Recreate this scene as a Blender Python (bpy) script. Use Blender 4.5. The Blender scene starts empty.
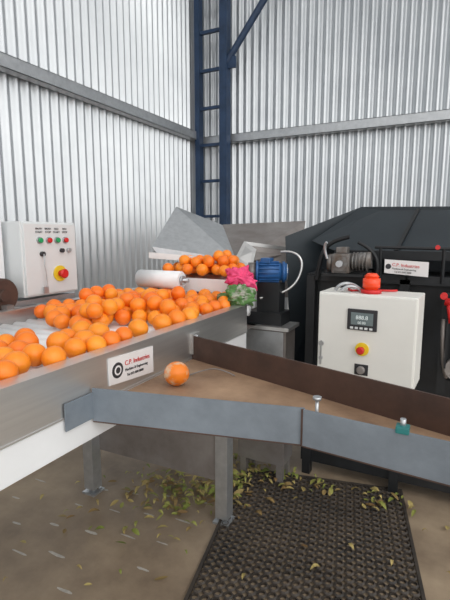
import bpy, bmesh, math, random
from mathutils import Vector, Matrix, noise
random.seed(11)
C=bpy.context.collection
# ---------------------------------------------------------------- materials
MC={}
def mat(name,col,rough=.5,metal=0.0,var=0.0,scale=8.0,bump=0.0,bscale=40.0,col2=None,spec=.5,emis=None,island=0,cen=.5,width=.25,stretch=None):
    if name in MC: return MC[name]
    m=bpy.data.materials.new(name); m.use_nodes=True
    nt=m.node_tree; b=nt.nodes["Principled BSDF"]
    b.inputs["Roughness"].default_value=rough; b.inputs["Metallic"].default_value=metal
    b.inputs["Specular IOR Level"].default_value=spec
    b.inputs["Base Color"].default_value=(*col,1)
    tc=nt.nodes.new("ShaderNodeTexCoord"); src=tc.outputs["Object"]
    if stretch:
        mp=nt.nodes.new("ShaderNodeMapping"); mp.inputs["Scale"].default_value=stretch
        nt.links.new(src,mp.inputs["Vector"]); src=mp.outputs["Vector"]
    if col2 or var:
        n=nt.nodes.new("ShaderNodeTexNoise"); n.inputs["Scale"].default_value=scale; n.inputs["Detail"].default_value=8; n.inputs["Roughness"].default_value=.62
        nt.links.new(src,n.inputs["Vector"])
        r=nt.nodes.new("ShaderNodeValToRGB")
        c2=col2 if col2 else tuple(max(0,c*(1-var)) for c in col)
        r.color_ramp.elements[0].position=cen-width/2; r.color_ramp.elements[1].position=cen+width/2
        r.color_ramp.elements[0].color=(*c2,1); r.color_ramp.elements[1].color=(*col,1)
        if island:
            g=nt.nodes.new("ShaderNodeNewGeometry")
            nt.links.new(g.outputs["Random Per Island"],r.inputs["Fac"])
            r.color_ramp.elements[0].position=0; r.color_ramp.elements[1].position=1
        else: nt.links.new(n.outputs["Fac"],r.inputs["Fac"])
        nt.links.new(r.outputs["Color"],b.inputs["Base Color"])
    if bump:
        n2=nt.nodes.new("ShaderNodeTexNoise"); n2.inputs["Scale"].default_value=bscale; n2.inputs["Detail"].default_value=4
        nt.links.new(src,n2.inputs["Vector"])
        bp=nt.nodes.new("ShaderNodeBump"); bp.inputs["Strength"].default_value=bump; bp.inputs["Distance"].default_value=.01
        nt.links.new(n2.outputs["Fac"],bp.inputs["Height"]); nt.links.new(bp.outputs["Normal"],b.inputs["Normal"])
    if emis:
        b.inputs["Emission Color"].default_value=(*emis[0],1); b.inputs["Emission Strength"].default_value=emis[1]
    MC[name]=m; return m
WALL =mat("corrugated_zinc",(.65,.675,.695),.33,.85,col2=(.53,.555,.58),scale=2.0,width=.5)
GALV =mat("galvanised_steel",(.56,.58,.60),.38,.75,col2=(.44,.46,.48),scale=22,width=.4,bump=.05,bscale=30)
STAIN=mat("brushed_stainless",(.70,.70,.69),.34,.85,col2=(.58,.58,.58),scale=6,width=.5,stretch=(1,.4,8))
DSTEEL=mat("weathered_sheet_steel",(.34,.32,.31),.5,.6,col2=(.21,.185,.175),scale=5,width=.4)
BGREY=mat("blue_grey_primer_steel",(.25,.295,.345),.48,.3,col2=(.17,.20,.235),scale=7,width=.4,bump=.08)
RUST =mat("rusty_brown_steel",(.50,.33,.21),.6,.05,col2=(.20,.12,.075),scale=4,width=.42,bump=.15,bscale=60)
DRUST=mat("dark_rusted_plate",(.125,.072,.054),.5,.3,col2=(.055,.035,.03),scale=7,width=.5,bump=.1)
WHITE=mat("white_painted_steel",(.84,.86,.88),.35,0,var=.06,scale=4)
BOXW =mat("cream_white_enamel",(.80,.80,.765),.38,0,var=.05,scale=3)
GBOX =mat("light_grey_enamel",(.72,.75,.76),.4,0,var=.06,scale=3)
BLUE =mat("navy_blue_paint",(.030,.062,.13),.4,.1,var=.35,scale=5)
MBLUE=mat("motor_blue_paint",(.03,.13,.36),.4,.1,var=.3,scale=10)
BLACK=mat("matte_black_paint",(.016,.018,.021),.5,.1,var=.4,scale=6)
DNAVY=mat("dark_slate_sheet",(.024,.035,.043),.4,.2,col2=(.014,.020,.027),scale=3,width=.5)
RUB  =mat("black_rubber",(.026,.024,.023),.6,0,col2=(.075,.060,.048),scale=5,width=.4)
RED  =mat("signal_red",(.65,.02,.02),.35,0,var=.1)
REDO =mat("beacon_orange_red",(.85,.07,.02),.2,0,var=.1,emis=((1,.08,.02),.15))
YEL  =mat("safety_yellow",(.85,.62,.03),.4,0,var=.05)
GREEN=mat("button_green",(.02,.35,.12),.35,0,var=.05)
INK  =mat("label_ink",(.03,.03,.035),.5,0,var=.1)
PAPER=mat("label_white",(.82,.80,.80),.4,0,var=.04)
LCD  =mat("lcd_glass",(.20,.25,.26),.15,0,var=.2)
LCDT =mat("lcd_digits",(.65,.7,.7),.4,0,var=.05,emis=((.8,.9,.9),.2))
ORG  =mat("orange_peel",(1.0,.33,.018),.36,0,col2=(.95,.19,.010),island=1,bump=.12,bscale=160)
ORGP =mat("blemished_orange_peel",(.90,.23,.015),.4,0,col2=(.75,.52,.34),scale=22,cen=.44,width=.10,bump=.15,bscale=60)
PINK =mat("pink_fabric",(.90,.10,.26),.7,0,col2=(.70,.03,.14),scale=12)
GCLO =mat("green_camo_fabric",(.10,.23,.07),.8,0,col2=(.42,.42,.36),scale=18,width=.10,cen=.46)
LEAFG=mat("leaf_green",(.17,.22,.035),.6,0,col2=(.38,.37,.10),island=1)
LEAFY=mat("leaf_dry_yellow",(.50,.41,.15),.65,0,col2=(.22,.13,.05),island=1)
GEAR =mat("oily_grey_casting",(.22,.22,.22),.45,.4,col2=(.11,.08,.06),scale=16,width=.3)
TEAL =mat("teal_clamp_paint",(.02,.20,.20),.4,0,var=.2)
PALE =mat("pale_light_dash",(.60,.57,.52),.8,0,var=.3,scale=30)  # pale tone for the painted dashes of light on the floor
WROL =mat("white_pvc_roller",(.90,.92,.94),.35,0,var=.06,scale=5)
# ---------------------------------------------------------------- helpers
def link(o,parent=None):
    C.objects.link(o)
    if parent is not None:
        o.parent=parent; o.matrix_parent_inverse=Matrix.Translation(-Vector(parent.location))
    return o
def empty(name,loc):
    e=bpy.data.objects.new(name,None); e.location=loc; e.empty_display_size=.1; C.objects.link(e); return e
def mesh(name,vs,fs,m,parent=None,smooth=False,midx=None):
    me=bpy.data.meshes.new(name); me.from_pydata([tuple(v) for v in vs],[],fs); me.update()
    ms=m if isinstance(m,list) else [m]
    for x in ms: me.materials.append(x)
    if midx: me.polygons.foreach_set("material_index",midx)
    if smooth:
        for pl in me.polygons: pl.use_smooth=True
    return link(bpy.data.objects.new(name,me),parent)
def frombm(name,bm,m,parent=None,smooth=False):
    me=bpy.data.meshes.new(name); bm.to_mesh(me); bm.free()
    for x in (m if isinstance(m,list) else [m]): me.materials.append(x)
    if smooth:
        for pl in me.polygons: pl.use_smooth=True
    return link(bpy.data.objects.new(name,me),parent)
def box(name,lo,hi,m,parent=None,bev=0.0,rotz=0.0,M=None):
    lo=Vector(lo);hi=Vector(hi); c=(lo+hi)/2; s=hi-lo
    bm=bmesh.new(); bmesh.ops.create_cube(bm,size=1)
    bmesh.ops.scale(bm,vec=s,verts=bm.verts)
    if bev: bmesh.ops.bevel(bm,geom=bm.edges[:],offset=bev,segments=2,affect='EDGES',profile=.7)
    if rotz: bmesh.ops.rotate(bm,matrix=Matrix.Rotation(rotz,3,'Z'),verts=bm.verts)
    bmesh.ops.translate(bm,vec=c,verts=bm.verts)
    if M is not None: bmesh.ops.transform(bm,matrix=M,verts=bm.verts)
    return frombm(name,bm,m,parent)
def cyl(name,p1,p2,r,m,parent=None,r2=None,seg=24,bev=0.0):
    p1=Vector(p1);p2=Vector(p2); d=p2-p1
    bm=bmesh.new(); bmesh.ops.create_cone(bm,cap_ends=True,segments=seg,radius1=r,radius2=r if r2 is None else r2,depth=d.length)
    if bev:
        es=[e for e in bm.edges if abs(e.verts[0].co.z-e.verts[1].co.z)<1e-5]
        bmesh.ops.bevel(bm,geom=es,offset=bev,segments=2,affect='EDGES')
    q=Vector((0,0,1)).rotation_difference(d.normalized()).to_matrix().to_4x4()
    bmesh.ops.transform(bm,matrix=Matrix.Translation((p1+p2)/2)@q,verts=bm.verts)
    o=frombm(name,bm,m,parent)
    for pl in o.data.polygons: pl.use_smooth=len(pl.vertices)==4
    return o
def tube(name,pts,r,m,parent=None,res=8):
    cu=bpy.data.curves.new(name,'CURVE'); cu.dimensions='3D'; cu.bevel_depth=r; cu.bevel_resolution=3; cu.use_fill_caps=True
    sp=cu.splines.new('NURBS' if len(pts)>2 else 'POLY'); sp.points.add(len(pts)-1)
    for i,pp in enumerate(pts): sp.points[i].co=(*pp,1)
    if len(pts)>2: sp.use_endpoint_u=True; sp.order_u=3; sp.resolution_u=res
    t=bpy.data.objects.new(name+"_c",cu); C.objects.link(t)
    dg=bpy.context.evaluated_depsgraph_get(); me=bpy.data.meshes.new_from_object(t.evaluated_get(dg))
    bpy.data.objects.remove(t); me.materials.clear(); me.materials.append(m)
    for pl in me.polygons: pl.use_smooth=True
    me.name=name
    return link(bpy.data.objects.new(name,me),parent)
def sheet(name,pts,th,m,parent=None):
    """planar polygon of 3D points given a thickness"""
    pts=[Vector(q) for q in pts]; n=Vector((0,0,0))
    for i in range(len(pts)): n+=pts[i].cross(pts[(i+1)%len(pts)])
    n.normalize(); k=len(pts)
    vs=[q+n*th/2 for q in pts]+[q-n*th/2 for q in pts]
    fs=[tuple(range(k)),tuple(reversed(range(k,2*k)))]+[(i,i+k,(i+1)%k+k,(i+1)%k) for i in range(k)]
    return mesh(name,vs,fs,m,parent)
def text(name,s,size,org,xd,yd,m,parent=None,align='LEFT'):
    cu=bpy.data.curves.new(name,'FONT'); cu.body=s; cu.size=size; cu.extrude=.0006; cu.align_x=align; cu.align_y='CENTER'
    t=bpy.data.objects.new(name+"_c",cu); C.objects.link(t)
    dg=bpy.context.evaluated_depsgraph_get(); me=bpy.data.meshes.new_from_object(t.evaluated_get(dg))
    bpy.data.objects.remove(t); me.materials.clear(); me.materials.append(m)
    xd=Vector(xd).normalized(); yd=Vector(yd).normalized(); z=xd.cross(yd)
    R=Matrix((xd,yd,z)).transposed().to_4x4()
    me.transform(Matrix.Translation(org)@R)
    return link(bpy.data.objects.new(name,me),parent)

# ---------------------------------------------------------------- room shell
AX=-3.02; BY=5.25
FL=mat("stained_concrete",(.43,.335,.235),.45,0,col2=(.17,.125,.088),scale=2.0,width=.36,cen=.48,bump=.12,bscale=25)
box("floor",(AX-.1,-4,-.1),(4.5,BY+.1,0),FL)
def corrug(name,o,d,nrm,L,z0,z1,per,amp):
    vs=[];fs=[];n=int(L/per*8); o=Vector(o);d=Vector(d);nrm=Vector(nrm)
    for i in range(n+1):
        s=i*per/8; a=amp*math.cos(i*math.pi/4)
        b=o+d*s+nrm*a
        vs+=[(b.x,b.y,z0),(b.x,b.y,z1)]
    for i in range(n): fs.append((2*i,2*i+2,2*i+3,2*i+1))
    return vs,fs
def wall(name,o,d,nrm,L,per):
    v1,f1=corrug(name,o,d,nrm,L,0,2.80,per,.021)
    o2=Vector(o)+Vector(nrm)*.008
    v2,f2=corrug(name,o2,d,nrm,L,2.72,5.6,per,.021)
    k=len(v1); fs=f1+[tuple(i+k for i in f) for f in f2]
    return mesh(name,v1+v2,fs,WALL,None,True)
wall("wall_left",(AX-.03,-3.5,0),(0,1,0),(1,0,0),8.8,.098)
wall("wall_back",(AX-.03,BY+.03,0),(1,0,0),(0,-1,0),7.4,.098)
bm=bmesh.new()
for i in range(4):
    y0=-3.4+i*2.3
    r=bmesh.ops.create_cube(bm,size=1); bmesh.ops.scale(bm,vec=(7.4,1.15,.03),verts=r['verts']); bmesh.ops.translate(bm,vec=(.68,y0+.6,5.65),verts=r['verts'])
frombm("ceiling",bm,WALL)
def cgirt(name,a,b,inward):
    g=empty(name,a); a=Vector(a);b=Vector(b);w=Vector(inward)
    for nm,z0,z1,d0,d1 in (("web",-.05,.05,.085,.09),("flange_top",.045,.05,0,.09),("flange_bottom",-.05,-.045,0,.09)):
        lo=Vector((min(a.x,b.x),min(a.y,b.y),a.z+z0)); hi=Vector((max(a.x,b.x),max(a.y,b.y),a.z+z1))
        if w.x: lo.x=a.x+d0; hi.x=a.x+d1
        else: lo.y=a.y-d1; hi.y=a.y-d0
        box(nm,lo,hi,GALV,g)
cgirt("trim_1",(AX,-3,2.74),(AX,BY-.09,2.74),(1,0,0))
cgirt("trim_2",(AX+.02,BY,2.70),(4.2,BY,2.70),(0,-1,0))

# lattice column + brace
g=empty("blue_lattice_column",(-2.73,5.05,0))
box("chord_left",(-2.95,5.0,0),(-2.885,5.1,5.6),BLUE,g)
box("chord_right",(-2.60,4.99,0),(-2.50,5.1,5.6),BLUE,g)
for i in range(12):
    z=.4+i*.44
    box("rung_%d"%i,(-2.885,5.03,z),(-2.60,5.07,z+.035),BLUE,g)
tube("brace",[(-2.52,5.04,3.55),(-1.6,5.04,4.70),(-.95,5.04,5.5)],.04,BLUE,g)
box("brace_gusset",(-2.50,5.02,3.47),(-2.40,5.05,3.60),BLUE,g)

# ---------------------------------------------------------------- roller conveyor
g=empty("roller_conveyor",(-1.42,1.0,0))
XN=-.975; XF=-1.88; Y0=-.5; Y1=2.2; Y2=2.42
box("side_plate_near",(XN-.006,Y0,.965),(XN,Y1,1.12),STAIN,g)
box("rim_near",(XN-.055,Y0,1.115),(XN+.003,Y1,1.12),STAIN,g)
box("rim_lip_near",(XN-.058,Y0,1.085),(XN-.053,Y1,1.12),STAIN,g)
box("bottom_flange_near",(XN-.04,Y0,.965),(XN+.004,Y1,.970),STAIN,g)
box("side_plate_far",(XF,Y0,.965),(XF+.006,Y2,1.135),STAIN,g)
box("rim_far",(XF-.03,Y0,1.135),(XF+.02,Y2,1.140),STAIN,g)
box("end_plate",(XF,Y2-.006,.97),(XN-.12,Y2,1.06),STAIN,g)
box("bed_pan",(XF,Y0,.97),(XN-.01,Y2,.975),DSTEEL,g)
bm=bmesh.new()
y=Y0+.05
while y<Y2-.03:
    r=bmesh.ops.create_cone(bm,cap_ends=True,segments=16,radius1=.030,radius2=.030,depth=XN-XF-.08)
    bmesh.ops.transform(bm,matrix=Matrix.Translation(((XN+XF)/2-.015,y,1.055))@Matrix.Rotation(math.pi/2,4,'Y'),verts=r['verts'])
    y+=.072
frombm("rollers",bm,WROL,g,True)
box("frame_tube_near",(XN-.052,Y0,.855),(XN-.002,Y1,.962),WHITE,g,bev=.004)
box("frame_tube_far",(XF+.01,Y0,.855),(XF+.06,Y1,.962),WHITE,g,bev=.004)
box("cross_tube",(XF+.06,.2,.87),(XN-.05,.27,.95),WHITE,g)
for nm,x,y in (("leg_near",-.968,1.905),("leg_far",-1.78,1.80),("leg_near_front",-.98,-.35),("leg_far_front",-1.8,-.35)):
    box(nm,(x-.035,y-.035,.03),(x+.035,y+.035,.86),GALV,g,bev=.003)
    box(nm+"_foot",(x-.045,y-.045,0),(x+.045,y+.045,.012),GALV,g)
    cyl(nm+"_stem",(x,y,.01),(x,y,.05),.015,GALV,g)
sheet("apron_sheet",[(-1.75,1.83,.26),(-1.0,1.88,.235),(-1.0,1.88,.9),(-1.75,1.83,.9)],.004,DSTEEL,g)
box("splice_strip",(XN,1.60,.985),(XN+.012,1.66,1.075),STAIN,g)
for z in (1.0,1.03,1.06): cyl("splice_bolt",(XN+.01,1.63,z),(XN+.02,1.63,z),.008,GALV,g,seg=6)
box("panel_bracket",(-2.06,1.60,1.10),(XF,1.64,1.13),GALV,g)
box("panel_bracket_2",(-2.06,1.85,1.10),(XF,1.89,1.13),GALV,g)
s=empty("sign_plate_small",(XN,1.2,1.04))
sheet("plate",[(XN+.002,1.075,1.005),(XN+.002,1.075,1.098),(XN+.002,1.32,1.086),(XN+.002,1.32,.985)][::-1],.003,PAPER,s)
cyl("logo",(XN+.003,1.118,1.048),(XN+.0055,1.118,1.048),.027,INK,s)
cyl("logo_ring",(XN+.004,1.118,1.048),(XN+.0062,1.118,1.048),.017,PAPER,s)
cyl("logo_core",(XN+.005,1.118,1.048),(XN+.0068,1.118,1.048),.011,INK,s)
xd=(0,1,-.05);yd=(0,.05,1)
text("line_1","C.P. Industries",.024,(XN+.005,1.155,1.062),xd,yd,RED,s)
text("line_2","Machine & Engineering",.014,(XN+.005,1.155,1.038),xd,yd,INK,s)
text("line_3","Tel 015 000 0000",.013,(XN+.005,1.165,1.018),xd,yd,INK,s)

# ---------------------------------------------------------------- oranges
def orange_mesh(bm,c,r):
    q=bmesh.ops.create_icosphere(bm,subdivisions=3,radius=r)
    R=Matrix.Rotation(random.random()*6.28,4,Vector((random.uniform(-1,1),random.uniform(-1,1),random.uniform(-1,1))).normalized())
    for v in q['verts']:
        z=v.co.z/r; rad=math.hypot(v.co.x,v.co.y)/r
        if z>0: v.co.z-=r*.12*math.exp(-(rad/.16)**2)
        else: v.co.z+=r*.06*math.exp(-(rad/.12)**2)
        v.co.z*=.95
    bmesh.ops.transform(bm,matrix=Matrix.Translation(c)@R,verts=q['verts'])
def pack(region,dens,n,rmin,rmax,z0,gap=.98):
    out=[]
    for _ in range(n):
        x=random.uniform(region[0],region[1]); y=random.uniform(region[2],region[3])
        if not dens(x,y): continue
        r=random.uniform(rmin,rmax)
        if all((x-a[0])**2+(y-a[1])**2>((r+a[3])*gap)**2 for a in out): out.append((x,y,z0+r,r))
    return out
def dens(x,y):
    if y<1.05: return x>-1.36
    if (x+1.22)**2+((y-1.42)/1.4)**2<.015: return False
    if ((x+1.50)/1.6)**2+((y-1.20)/1.1)**2<.020: return False
    if x<-1.62 and y<1.50: return False
    return True
L1=pack((XF+.05,XN-.085,.55,2.38),dens,20000,.036,.043,1.086)
L2=[]
for _ in range(5000):
    x=random.uniform(-1.72,-1.14); y=random.uniform(1.35,2.3); r=random.uniform(.036,.042)
    nb=[a for a in L1 if (a[0]-x)**2+(a[1]-y)**2<.0062]
    if len(nb)<3: continue
    if noise.noise(Vector((x*3.5,y*3.5,9)))<.05: continue
    z=max(a[2]+math.sqrt(max(0,((r+a[3])*.97)**2-(a[0]-x)**2-(a[1]-y)**2)) for a in nb)
    if z-1.086>.105: continue
    if all((a[0]-x)**2+(a[1]-y)**2+(a[2]-z)**2>((r+a[3])*.95)**2 for a in L2): L2.append((x,y,z,r))
bm=bmesh.new()
for a in L1+L2: orange_mesh(bm,a[:3],a[3])
frombm("oranges_heap",bm,ORG,None,True)
bm=bmesh.new(); orange_mesh(bm,(-.844,1.285,.9625+.044),.046)
frombm("blemished_orange",bm,ORGP,None,True)

# ---------------------------------------------------------------- chute
g=empty("steel_discharge_chute",(-.4,1.25,.96))
F=[(-.97,.995),(-.327,1.139),(.032,1.104),(.36,1.072)]
R=[(.36,1.172),(.03,1.28),(-.972,1.61)]
sheet("tray",[(x,y,.96) for x,y in F+R],.004,RUST,g)
def vplate(nm,a,b,z0,z1,th,m,par=g):
    return sheet(nm,[(a[0],a[1],z0),(b[0],b[1],z0),(b[0],b[1],z1),(a[0],a[1],z1)],th,m,par)
vplate("front_lip_left",F[0],F[1],.918,1.025,.006,BGREY)
vplate("front_lip_right",(F[1][0]-.004,F[1][1]-.006),(F[3][0],F[3][1]-.004),.918,1.023,.006,BGREY)
vplate("rust_edge_left",F[0],F[1],.914,.918,.007,DRUST)
vplate("rust_edge_right",(F[1][0]-.004,F[1][1]-.006),(F[3][0],F[3][1]-.004),.914,.918,.007,DRUST)
vplate("rust_edge_seam",(F[1][0]-.006,F[1][1]-.008),(F[1][0]-.002,F[1][1]-.009),.916,1.024,.007,DRUST)
vplate("lip_return",(-.968,.88),(-.968,.995),.928,1.012,.005,BGREY)
vplate("rear_plate",R[2],R[0],.955,1.066,.008,DRUST)
cyl("bolt_shank",(-.30,1.165,.96),(-.30,1.165,1.045),.005,GALV,g)
cyl("bolt_head",(-.30,1.165,1.045),(-.30,1.165,1.054),.013,GALV,g,seg=6)
box("clamp_block",(-.088,1.10,1.018),(-.056,1.13,1.036),TEAL,g,bev=.004)
box("clamp_jaw",(-.082,1.108,1.002),(-.062,1.125,1.018),TEAL,g)
cyl("clamp_screw",(-.072,1.118,1.03),(-.072,1.118,1.052),.007,GALV,g)
tube("bent_wire",[(-.86,1.40,.966),(-.80,1.44,.99),(-.74,1.45,.99),(-.70,1.47,.966)],.0025,DSTEEL,g)
box("support_leg",(.32,1.09,0),(.36,1.13,.955),GALV,g)

# ---------------------------------------------------------------- rubber mat
cell=.0445; nx=21; ny=32
wd=Vector((math.cos(math.radians(11.5)),math.sin(math.radians(11.5)),0)); dd=Vector((wd.y,-wd.x,0)); o0=Vector((-1.08,2.42,0))
vs=[];fs=[];zt=.014
for j in range(ny):
    for i in range(nx):
        ox=(i+.5)*cell; oy=(j+.5)*cell
        k=len(vs); rr=cell*(.34)
        pts_o=[];pts_i=[]
        for a in range(8):
            an=a*math.pi/4+math.pi/8
            cx,cy=math.cos(an),math.sin(an); mx=max(abs(cx),abs(cy))
            pts_o.append((ox+cx/mx*cell/2*1.0,oy+cy/mx*cell/2)); pts_i.append((ox+cx*rr,oy+cy*rr))
        for q in pts_o: v=o0+wd*q[0]+dd*q[1]; vs.append((v.x,v.y,zt-.005))
        for q in pts_i: v=o0+wd*q[0]+dd*q[1]; vs.append((v.x,v.y,zt))
        for q in pts_i: v=o0+wd*q[0]+dd*q[1]; vs.append((v.x,v.y,.001))
        for a in range(8):
            b=(a+1)%8
            fs.append((k+a,k+b,k+8+b,k+8+a)); fs.append((k+8+a,k+8+b,k+16+b,k+16+a))
g=empty("rubber_ring_mat",o0)
mesh("ring_field",vs,fs,RUB,g)
for nm,a0,a1,b0,b1 in (("border_1",-.015,nx*cell+.015,-.015,0),("border_2",-.015,nx*cell+.015,ny*cell,ny*cell+.015),("border_3",-.015,0,0,ny*cell),("border_4",nx*cell,nx*cell+.015,0,ny*cell)):
    P=[o0+wd*x+dd*y for x,y in ((a0,b0),(a1,b0),(a1,b1),(a0,b1))]
    sheet(nm,[(q.x,q.y,.007) for q in P],.012,RUB,g)

# ---------------------------------------------------------------- leaves
LV=[];LF=[];LM=[]
def leaves(clusters,mi):
    vs=LV;fs=LF
    for cx,cy,sx,sy,n in clusters:
        for _ in range(n):
            x=random.gauss(cx,sx);y=random.gauss(cy,sy); L=random.uniform(.025,.07);w=L*random.uniform(.13,.24)
            a=random.random()*6.28; z=.004+random.random()*.018; tl=random.uniform(-.25,.25); cu=random.uniform(.0,.02)
            if y>2.54: y=2.54-abs(random.gauss(0,.09))
            d=Vector((math.cos(a),math.sin(a),tl)); s=Vector((-math.sin(a),math.cos(a),random.uniform(-.4,.4)))
            c=Vector((x,y,z+abs(tl)*L/2+.002)); k=len(vs)
            for t,ww in ((-.5,0.08),(-.22,.85),(.1,1),(.35,.6),(.5,0.03)):
                m=c+d*t*L+Vector((0,0,-cu*(4*t*t)+cu))
                for q in (m-s*w*ww,m-Vector((0,0,.002*ww)),m+s*w*ww): vs.append((q.x,q.y,max(q.z,.001)))
            for q in range(4):
                b=k+q*3
                fs+=[(b,b+1,b+4,b+3),(b+1,b+2,b+5,b+4)]; LM.extend([mi,mi])
cl=[(-1.22,2.08,.11,.12,65),(-1.12,2.30,.10,.13,75),(-1.42,2.02,.12,.10,40),(-.90,2.42,.12,.08,20),(-.68,2.44,.09,.08,14),(-.22,2.48,.07,.06,10),(-1.35,1.82,.2,.18,24)]
leaves(cl,0)
leaves([(a,b,c*1.35,d*1.3,n) for a,b,c,d,n in cl]+[(-1.6,1.5,.4,.3,12),(-.4,2.1,.3,.3,12),(.15,2.1,.15,.3,10)],1)
mesh("citrus_leaf_litter",LV,LF,[LEAFG,LEAFY],None,False,LM)
vs=[];fs=[]  # rows of light dashes on the concrete, painted as thin pale polygons
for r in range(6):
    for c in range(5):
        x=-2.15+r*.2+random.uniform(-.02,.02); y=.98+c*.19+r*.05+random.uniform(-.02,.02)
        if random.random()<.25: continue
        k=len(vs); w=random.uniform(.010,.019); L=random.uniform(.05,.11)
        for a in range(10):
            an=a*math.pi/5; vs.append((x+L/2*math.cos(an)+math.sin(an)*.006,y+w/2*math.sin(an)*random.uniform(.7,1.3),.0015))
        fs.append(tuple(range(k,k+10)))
mesh("floor_light_dashes",vs,fs,PALE)

# ---------------------------------------------------------------- left control panel
g=empty("push_button_control_panel",(-2.05,1.73,1.37))
xf=-1.95
box("enclosure",(xf-.18,1.55,1.175),(xf,1.92,1.57),GBOX,g,bev=.006)
box("door",(xf,1.56,1.185),(xf+.012,1.91,1.56),GBOX,g,bev=.004)
for i,(y,m) in enumerate(((1.655,GREEN),(1.715,RED),(1.772,GREEN),(1.83,RED))):
    cyl("bezel_%d"%i,(xf+.012,y,1.472),(xf+.020,y,1.472),.018,GALV,g)
    cyl("button_%d"%i,(xf+.018,y,1.472),(xf+.032,y,1.472),.013,m,g,bev=.002)
    text("cap_%d"%i,("START","STOP","START","STOP")[i],.016,(xf+.0135,y,1.515),(0,1,0),(0,0,1),INK,g,'CENTER')
    text("capb_%d"%i,("BRUSH","BRUSH","FEED","FEED")[i],.014,(xf+.0135,y,1.533),(0,1,0),(0,0,1),INK,g,'CENTER')
for i,y in enumerate((1.80,1.85)): cyl("pilot_%d"%i,(xf+.012,y,1.415),(xf+.028,y,1.415),.012,(INK,GALV)[i],g)
cyl("selector",(xf+.012,1.665,1.40),(xf+.03,1.665,1.40),.013,INK,g)
tube("key_cord",[(xf+.03,1.665,1.40),(xf+.034,1.66,1.34),(xf+.032,1.675,1.28),(xf+.03,1.67,1.22)],.003,GALV,g)
box("key_tag",(xf+.028,1.65,1.19),(xf+.034,1.68,1.225),GALV,g)
cyl("estop_collar",(xf+.012,1.78,1.288),(xf+.02,1.78,1.288),.044,YEL,g)
cyl("estop_stem",(xf+.02,1.78,1.288),(xf+.045,1.78,1.288),.018,RED,g)
cyl("estop_mushroom",(xf+.04,1.78,1.288),(xf+.06,1.78,1.288),.026,RED,g,bev=.006)
box("side_backing_plate",(xf-.16,1.20,1.16),(xf-.14,1.548,1.565),GALV,g)
box("backing_edge",(xf-.16,1.49,1.16),(xf-.10,1.52,1.575),WHITE,g)
box("mount_channel",(xf-.16,1.20,1.132),(xf-.02,1.92,1.16),GALV,g)
g=empty("rusty_end_drum",(-2.0,1.42,1.20))
cyl("drum",(-2.06,1.42,1.205),(-1.93,1.42,1.205),.085,DRUST,g,bev=.008)
cyl("hub",(-1.93,1.42,1.205),(-1.915,1.42,1.205),.03,DRUST,g)
box("drum_bracket",(-1.97,1.40,1.12),(-1.89,1.44,1.16),DSTEEL,g)

# ---------------------------------------------------------------- infeed hopper
g=empty("infeed_hopper",(-1.5,2.8,0))
sheet("wing_left",[(-1.80,2.46,1.42),(-1.95,3.00,1.72),(-1.71,3.34,1.58),(-1.30,2.74,1.33),(-1.76,2.48,1.36)],.006,GALV,g)
sheet("wing_rim",[(-1.81,2.44,1.385),(-1.81,2.44,1.345),(-1.30,2.72,1.30),(-1.30,2.72,1.335)],.006,STAIN,g)
sheet("back_plate",[(-1.71,3.34,1.585),(-1.09,3.66,1.615),(-1.00,3.24,1.38),(-1.30,2.74,1.30)],.006,DSTEEL,g)
sheet("front_rim",[(-1.32,2.92,1.455),(-.99,3.18,1.40),(-.99,3.18,1.375),(-1.32,2.92,1.43)],.012,STAIN,g)
sheet("front_plate",[(-1.32,2.92,1.43),(-.99,3.18,1.375),(-.95,3.1,1.05),(-1.30,2.85,1.05)],.006,DSTEEL,g)
sheet("side_tongue",[(-1.30,2.72,1.335),(-1.32,2.92,1.455),(-1.20,2.86,1.40),(-1.16,2.68,1.25)],.006,STAIN,g)
sheet("hopper_floor",[(-1.80,2.44,1.20),(-1.22,2.44,1.19),(-1.22,2.80,1.25),(-1.80,2.80,1.26)],.006,STAIN,g)
box("front_board",(-1.56,2.43,1.14),(-1.20,2.437,1.225),WHITE,g)
for x,y in ((-1.78,2.5),(-1.2,3.3),(-1.8,3.3)): box("leg",(x-.03,y-.03,0),(x+.03,y+.03,1.2),GALV,g)
cyl("brush_roller",(-1.83,2.36,1.215),(-1.50,2.36,1.215),.058,WROL,g,bev=.006)
cyl("roller_hub",(-1.50,2.36,1.215),(-1.485,2.36,1.215),.03,GALV,g)
cyl("roller_shaft",(-1.86,2.36,1.215),(-1.45,2.36,1.215),.012,GALV,g)
bm=bmesh.new()
Lh=pack((-1.68,-1.22,2.47,2.78),lambda x,y:True,3000,.036,.041,1.238)
Lg=list(Lh)
for lv in range(2):
    new=[]
    for _ in range(3000):
        x=random.uniform(-1.62+.07*lv,-1.26-.05*lv);y=random.uniform(2.50+.04*lv,2.76);r=.038
        nb=[a for a in Lg if (a[0]-x)**2+(a[1]-y)**2<.0056]
        if len(nb)<2: continue
        z=max(a[2]+math.sqrt(max(0,((r+a[3])*.96)**2-(a[0]-x)**2-(a[1]-y)**2)) for a in nb)
        if z>1.335+.03*lv: continue
        if all((a[0]-x)**2+(a[1]-y)**2+(a[2]-z)**2>((r+a[3])*.95)**2 for a in Lg+new): new.append((x,y,z,r))
    Lg+=new
for a in Lg: orange_mesh(bm,a[:3],a[3])
frombm("oranges_in_hopper",bm,ORG,None,True)

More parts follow.
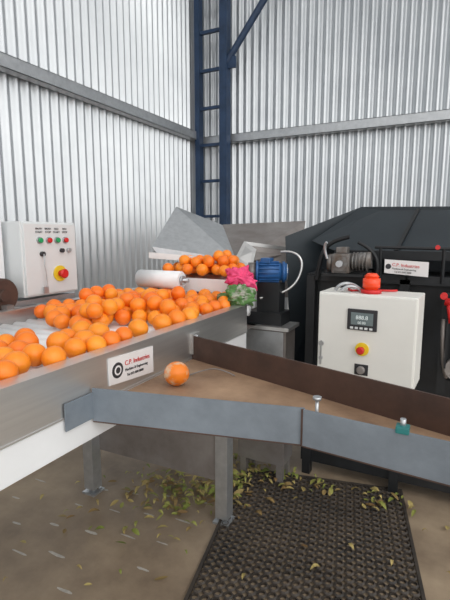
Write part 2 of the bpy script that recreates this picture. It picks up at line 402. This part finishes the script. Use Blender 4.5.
# ---------------------------------------------------------------- drive motor
g=empty("blue_electric_motor",(-.95,2.45,1.28))
ax=Vector((.93,.37,0)).normalized(); c0=Vector((-.95,2.43,1.285))
cyl("body",c0-ax*.05,c0+ax*.08,.055,MBLUE,g,seg=32)
for i in range(16):
    an=i*math.pi/8; n1=Vector((-ax.y,ax.x,0))*math.cos(an)+Vector((0,0,1))*math.sin(an)
    p=[c0-ax*.045+n1*.050,c0+ax*.07+n1*.050,c0+ax*.07+n1*.064,c0-ax*.045+n1*.064]
    sheet("fin_%d"%i,p,.004,MBLUE,g)
cyl("fan_cowl",c0+ax*.08,c0+ax*.115,.062,MBLUE,g,bev=.01,seg=32)
cyl("fan_guard",c0+ax*.115,c0+ax*.120,.046,GALV,g)
cyl("fan_guard_core",c0+ax*.120,c0+ax*.124,.026,MBLUE,g)
cyl("flange",c0-ax*.065,c0-ax*.05,.066,MBLUE,g)
box("terminal_box",c0+Vector((-.03,-.03,.05)),c0+Vector((.03,.03,.082)),MBLUE,g,bev=.005)
cyl("gear_housing",c0-ax*.065,c0-ax*.11,.055,GEAR,g)
box("mount",(-1.00,2.40,1.05),(-.86,2.50,1.225),BLACK,g)
tube("white_hose",[(-.90,2.53,1.40),(-.82,2.53,1.41),(-.755,2.53,1.34),(-.79,2.50,1.21),(-.88,2.44,1.15),(-.98,2.40,1.13)],.007,STAIN,g)
g=empty("galvanised_gear_cabinet",(-.95,2.45,0))
box("cabinet",(-1.10,2.36,.12),(-.80,2.53,.955),DSTEEL,g,bev=.006)
box("cabinet_door",(-1.085,2.354,.50),(-.815,2.36,.945),GALV,g,bev=.002)
box("cabinet_top",(-1.12,2.34,.955),(-.78,2.545,.975),STAIN,g)
box("pedestal",(-1.06,2.38,.975),(-.84,2.54,1.05),BLACK,g)
for x in(-1.07,-.83):
    for y in (2.39,2.50): box("foot",(x-.02,y-.02,0),(x+.02,y+.02,.12),DSTEEL,g)

# cloths
def cloth(name,c,sc,amp,m,seed):
    bm=bmesh.new(); bmesh.ops.create_icosphere(bm,subdivisions=5,radius=1)
    for v in bm.verts:
        d=v.co.normalized()
        n=noise.turbulence(d*1.3+Vector((seed,0,0)),3,False)
        f=abs(math.sin(6*noise.noise(d*1.5+Vector((seed,3,1)))))
        v.co=d*(1+amp*n-.22*f); v.co.x*=sc[0];v.co.y*=sc[1];v.co.z*=sc[2]
        if v.co.z<0: v.co.z*=1.0+.5*noise.noise(d*3+Vector((seed,5,1)))
    bmesh.ops.translate(bm,vec=c,verts=bm.verts)
    return frombm(name,bm,m,None,True)
cloth("pink_cloth",(-1.07,2.31,1.250),(.095,.055,.072),.6,PINK,3)
cloth("green_patterned_cloth",(-1.04,2.20,1.165),(.105,.06,.055),.6,GCLO,8)

# ---------------------------------------------------------------- dark hopper machine
g=empty("dark_sorting_machine",(-.1,2.8,0))
sheet("wing_left",[(-1.0,2.89,1.49),(-.55,3.15,1.69),(-.55,3.15,.6),(-.93,2.87,.6)],.008,DNAVY,g)
sheet("hopper_back",[(-.55,3.15,1.69),(.75,3.15,1.66),(.75,3.15,.3),(-.55,3.15,.3)],.008,DNAVY,g)
sheet("hopper_slope",[(-.42,3.13,1.66),(.72,3.13,1.64),(.72,2.74,1.38),(-.62,2.74,1.40)],.008,DNAVY,g)
sheet("slope_gusset",[(-.55,3.14,1.68),(-.42,3.13,1.66),(-.62,2.74,1.40),(-.80,2.84,1.46)],.008,DNAVY,g)
for x in (-.2,.12,.45): sheet("slope_rib",[(x,3.13,1.665),(x+.02,3.13,1.665),(x-.06,2.73,1.41),(x-.08,2.73,1.41)],.012,BLACK,g)
box("body",(-.76,2.62,.15),(.70,3.1,1.27),BLACK,g,bev=.004)
box("skirt_rail",(-.62,2.70,1.36),(.72,2.745,1.41),BLACK,g)
box("base_frame",(-.76,2.58,.08),(.72,2.62,.16),BLACK,g)
for i,x in enumerate((-.72,-.2,.3,.66)):
    box("leg_%d"%i,(x-.025,2.56,0),(x+.025,2.62,1.26),BLACK,g)
box("top_beam",(-.70,2.56,1.235),(.70,2.62,1.28),BLACK,g)
box("gearbox_bracket",(-.64,2.56,1.262),(-.38,2.60,1.30),BLACK,g)
box("front_arm",(-.01,2.36,.72),(.03,2.40,1.22),BLACK,g)
box("front_arm_2",(.12,2.36,.72),(.15,2.40,1.30),BLACK,g)
for z in (.75,1.16): box("arm_tie",(-.01,2.38,z),(.15,2.57,z+.035),BLACK,g)
cyl("pulley_top",(.075,2.32,1.16),(.075,2.36,1.16),.055,DSTEEL,g)
cyl("pulley_low",(.075,2.32,.86),(.075,2.36,.86),.055,DSTEEL,g)
for x in (.02,.13): sheet("belt",[(x-.004,2.325,.86),(x+.004,2.325,.86),(x+.004,2.325,1.16),(x-.004,2.325,1.16)],.012,BLACK,g)
cyl("valve_body",(.0,2.30,1.19),(.09,2.30,1.18),.018,RED,g)
cyl("valve_handle",(.02,2.30,1.18),(.035,2.29,1.09),.013,RED,g)
cyl("valve_head",(-.005,2.29,1.215),(-.005,2.325,1.215),.016,RED,g)
tube("valve_pipe",[(.0,2.33,1.10),(.0,2.33,.90),(.03,2.37,.8)],.010,DSTEEL,g)
g=empty("black_guard_rail",(0,2.52,1.4))
tube("hand_rail",[(-.36,2.53,1.435),(.35,2.53,1.425)],.009,BLACK,g)
for x in (-.33,-.02,.3): tube("rail_post",[(x,2.53,1.43),(x,2.555,1.25)],.009,BLACK,g)
cyl("rail_knob",(-.05,2.515,1.437),(-.05,2.53,1.437),.012,RED,g)
tube("link_arm",[(-.68,2.54,1.24),(-.66,2.53,1.38),(-.60,2.53,1.47),(-.5,2.53,1.49)],.013,BLACK,g)
tube("hose",[(-.45,2.53,1.46),(-.36,2.52,1.42),(-.33,2.52,1.30),(-.36,2.53,1.24)],.010,BLACK,g)
g=empty("worm_gearbox_motor",(-.52,2.5,1.35))
box("casting",(-.575,2.44,1.29),(-.475,2.55,1.40),GEAR,g,bev=.015)
cyl("output_boss",(-.525,2.43,1.345),(-.525,2.445,1.345),.042,GEAR,g)
cyl("output_shaft",(-.525,2.405,1.345),(-.525,2.43,1.345),.018,GALV,g)
cyl("motor_barrel",(-.475,2.495,1.355),(-.37,2.50,1.365),.045,GEAR,g)
for i in range(5): cyl("motor_fin_%d"%i,(-.465+i*.018,2.495,1.355),(-.459+i*.018,2.495,1.355),.052,GEAR,g)
cyl("input_flange",(-.60,2.49,1.345),(-.575,2.49,1.345),.05,GEAR,g)
box("foot_plate",(-.62,2.43,1.275),(-.40,2.56,1.29),BLACK,g)
box("terminal_cap",(-.555,2.46,1.40),(-.495,2.53,1.435),GEAR,g,bev=.006)
tube("lever",[(-.60,2.45,1.37),(-.625,2.44,1.44),(-.60,2.43,1.46)],.008,GALV,g)
g=empty("machine_name_plate",(-.19,2.5,1.33))
sheet("plate",[(-.30,2.485,1.30),(-.085,2.485,1.285),(-.085,2.485,1.362),(-.30,2.485,1.372)],.004,PAPER,g)
text("line_1","C.P. Industries",.023,(-.262,2.481,1.345),(1,0,-.06),(.06,0,1),RED,g)
text("line_2","Machine & Engineering",.013,(-.262,2.481,1.325),(1,0,-.06),(.06,0,1),INK,g)
text("line_3","Tel 015 000 0000",.012,(-.25,2.481,1.308),(1,0,-.06),(.06,0,1),INK,g)
cyl("logo",(-.28,2.483,1.335),(-.28,2.480,1.335),.014,INK,g)
tube("plate_stay",[(-.19,2.50,1.29),(-.19,2.56,1.26)],.006,BLACK,g)

# ---------------------------------------------------------------- white control box
g=empty("digital_control_box",(-.3,2.1,1.03))
M=Matrix.Translation((-.305,2.0,0))@Matrix.Rotation(math.radians(-4),4,'Z')@Matrix.Translation((.305,-2.0,0))
def cb(nm,lo,hi,m,bev=0): return box(nm,lo,hi,m,g,bev=bev,M=M)
def cc(nm,a,b,r,m,**k): return cyl(nm,M@Vector(a),M@Vector(b),r,m,g,**k)
cb("enclosure",(-.525,2.0,.83),(-.095,2.2,1.24),BOXW,.006)
cb("door",(-.520,1.985,.836),(-.100,2.0,1.234),BOXW,.005)
cb("display_bezel",(-.385,1.978,1.080),(-.255,1.986,1.175),INK,.004)
cb("display_lcd",(-.368,1.975,1.105),(-.272,1.979,1.160),LCD)
text("digits","888.8",.024,M@Vector((-.32,1.9735,1.138)),(1,-.07,0),(0,0,1),LCDT,g,'CENTER')
text("digits_2","00.00",.016,M@Vector((-.32,1.9735,1.115)),(1,-.07,0),(0,0,1),LCDT,g,'CENTER')
for i in range(5): cb("key_%d"%i,(-.370+i*.021,1.974,1.086),(-.357+i*.021,1.979,1.095),GBOX)
cc("estop_collar",(-.315,1.985,.995),(-.315,1.978,.995),.030,YEL)
cc("estop_stem",(-.315,1.978,.995),(-.315,1.955,.995),.012,RED)
cc("estop_mushroom",(-.315,1.958,.995),(-.315,1.942,.995),.017,RED,bev=.004)
cb("switch_plate",(-.345,1.981,.875),(-.285,1.986,.925),INK,.003)
cc("switch_knob",(-.315,1.985,.90),(-.315,1.965,.90),.018,DSTEEL,bev=.003)
cc("lock_upper",(-.503,1.985,1.00),(-.503,1.978,1.00),.012,GALV)
cc("lock_lower",(-.503,1.985,.93),(-.503,1.978,.93),.009,GALV)
box("lock_tab",(-.506,1.974,.90),(-.499,1.980,.99),GALV,g,M=M)
for x in (-.48,-.16):
    box("wall_arm",(x-.02,2.18,1.12),(x+.02,2.555,1.16),BLACK,g)
    box("wall_arm_low",(x-.02,2.18,.86),(x+.02,2.555,.90),BLACK,g)
g=empty("red_warning_beacon",(-.30,2.08,1.24))
cyl("base",(-.30,2.06,1.2405),(-.30,2.06,1.257),.045,RED,g)
cyl("dome",(-.30,2.06,1.257),(-.30,2.06,1.315),.038,REDO,g,bev=.008)
cyl("cap",(-.30,2.06,1.315),(-.30,2.06,1.330),.034,REDO,g,r2=.02)
g=empty("red_signal_cable",(-.3,2.05,1.25))
tube("cable",[(-.42,2.16,1.247),(-.40,2.06,1.247),(-.36,2.08,1.247),(-.33,2.12,1.247),(-.22,2.12,1.247),(-.20,2.15,1.247)],.005,RED,g)
g=empty("metal_conduit_pair",(-.42,2.1,1.25))
tube("conduit_a",[(-.46,2.06,1.247),(-.44,2.05,1.28),(-.38,2.09,1.275),(-.36,2.12,1.247)],.008,GALV,g)
tube("conduit_b",[(-.43,2.04,1.247),(-.41,2.04,1.27),(-.36,2.06,1.265),(-.345,2.07,1.247)],.007,GALV,g)

# ---------------------------------------------------------------- world / light / camera
w=bpy.data.worlds.new("overcast_sky"); bpy.context.scene.world=w; w.use_nodes=True
nt=w.node_tree; b=nt.nodes["Background"]
tc=nt.nodes.new("ShaderNodeTexCoord"); dt=nt.nodes.new("ShaderNodeVectorMath"); dt.operation='DOT_PRODUCT'
dt.inputs[1].default_value=Vector((.62,-.45,.64)).normalized()
nt.links.new(tc.outputs["Generated"],dt.inputs[0])
r=nt.nodes.new("ShaderNodeValToRGB")
mr=nt.nodes.new("ShaderNodeMapRange"); mr.inputs["From Min"].default_value=-1; mr.inputs["From Max"].default_value=1
nt.links.new(dt.outputs["Value"],mr.inputs["Value"]); nt.links.new(mr.outputs["Result"],r.inputs["Fac"])
r.color_ramp.elements[0].position=.40; r.color_ramp.elements[0].color=(.10,.11,.122,1)
r.color_ramp.elements[1].position=.95; r.color_ramp.elements[1].color=(1,.99,.97,1)
nt.links.new(r.outputs["Color"],b.inputs[0]); b.inputs[1].default_value=1.9
sun=bpy.data.lights.new("soft_daylight",'SUN'); sun.energy=.75; sun.angle=math.radians(25); sun.color=(1,.97,.93)
so=bpy.data.objects.new("soft_daylight",sun); C.objects.link(so)
so.rotation_euler=Vector((.62,-.45,.75)).to_track_quat('Z','Y').to_euler()
cam=bpy.data.cameras.new("camera"); co=bpy.data.objects.new("camera",cam); C.objects.link(co)
co.location=(0,0,1.5); co.rotation_euler=(math.pi/2-math.radians(8.4),0,math.radians(26.8)); cam.sensor_width=36; cam.lens=440/600*36
cam.clip_start=.05
bpy.context.scene.camera=co
bpy.context.scene.view_settings.view_transform='Standard'
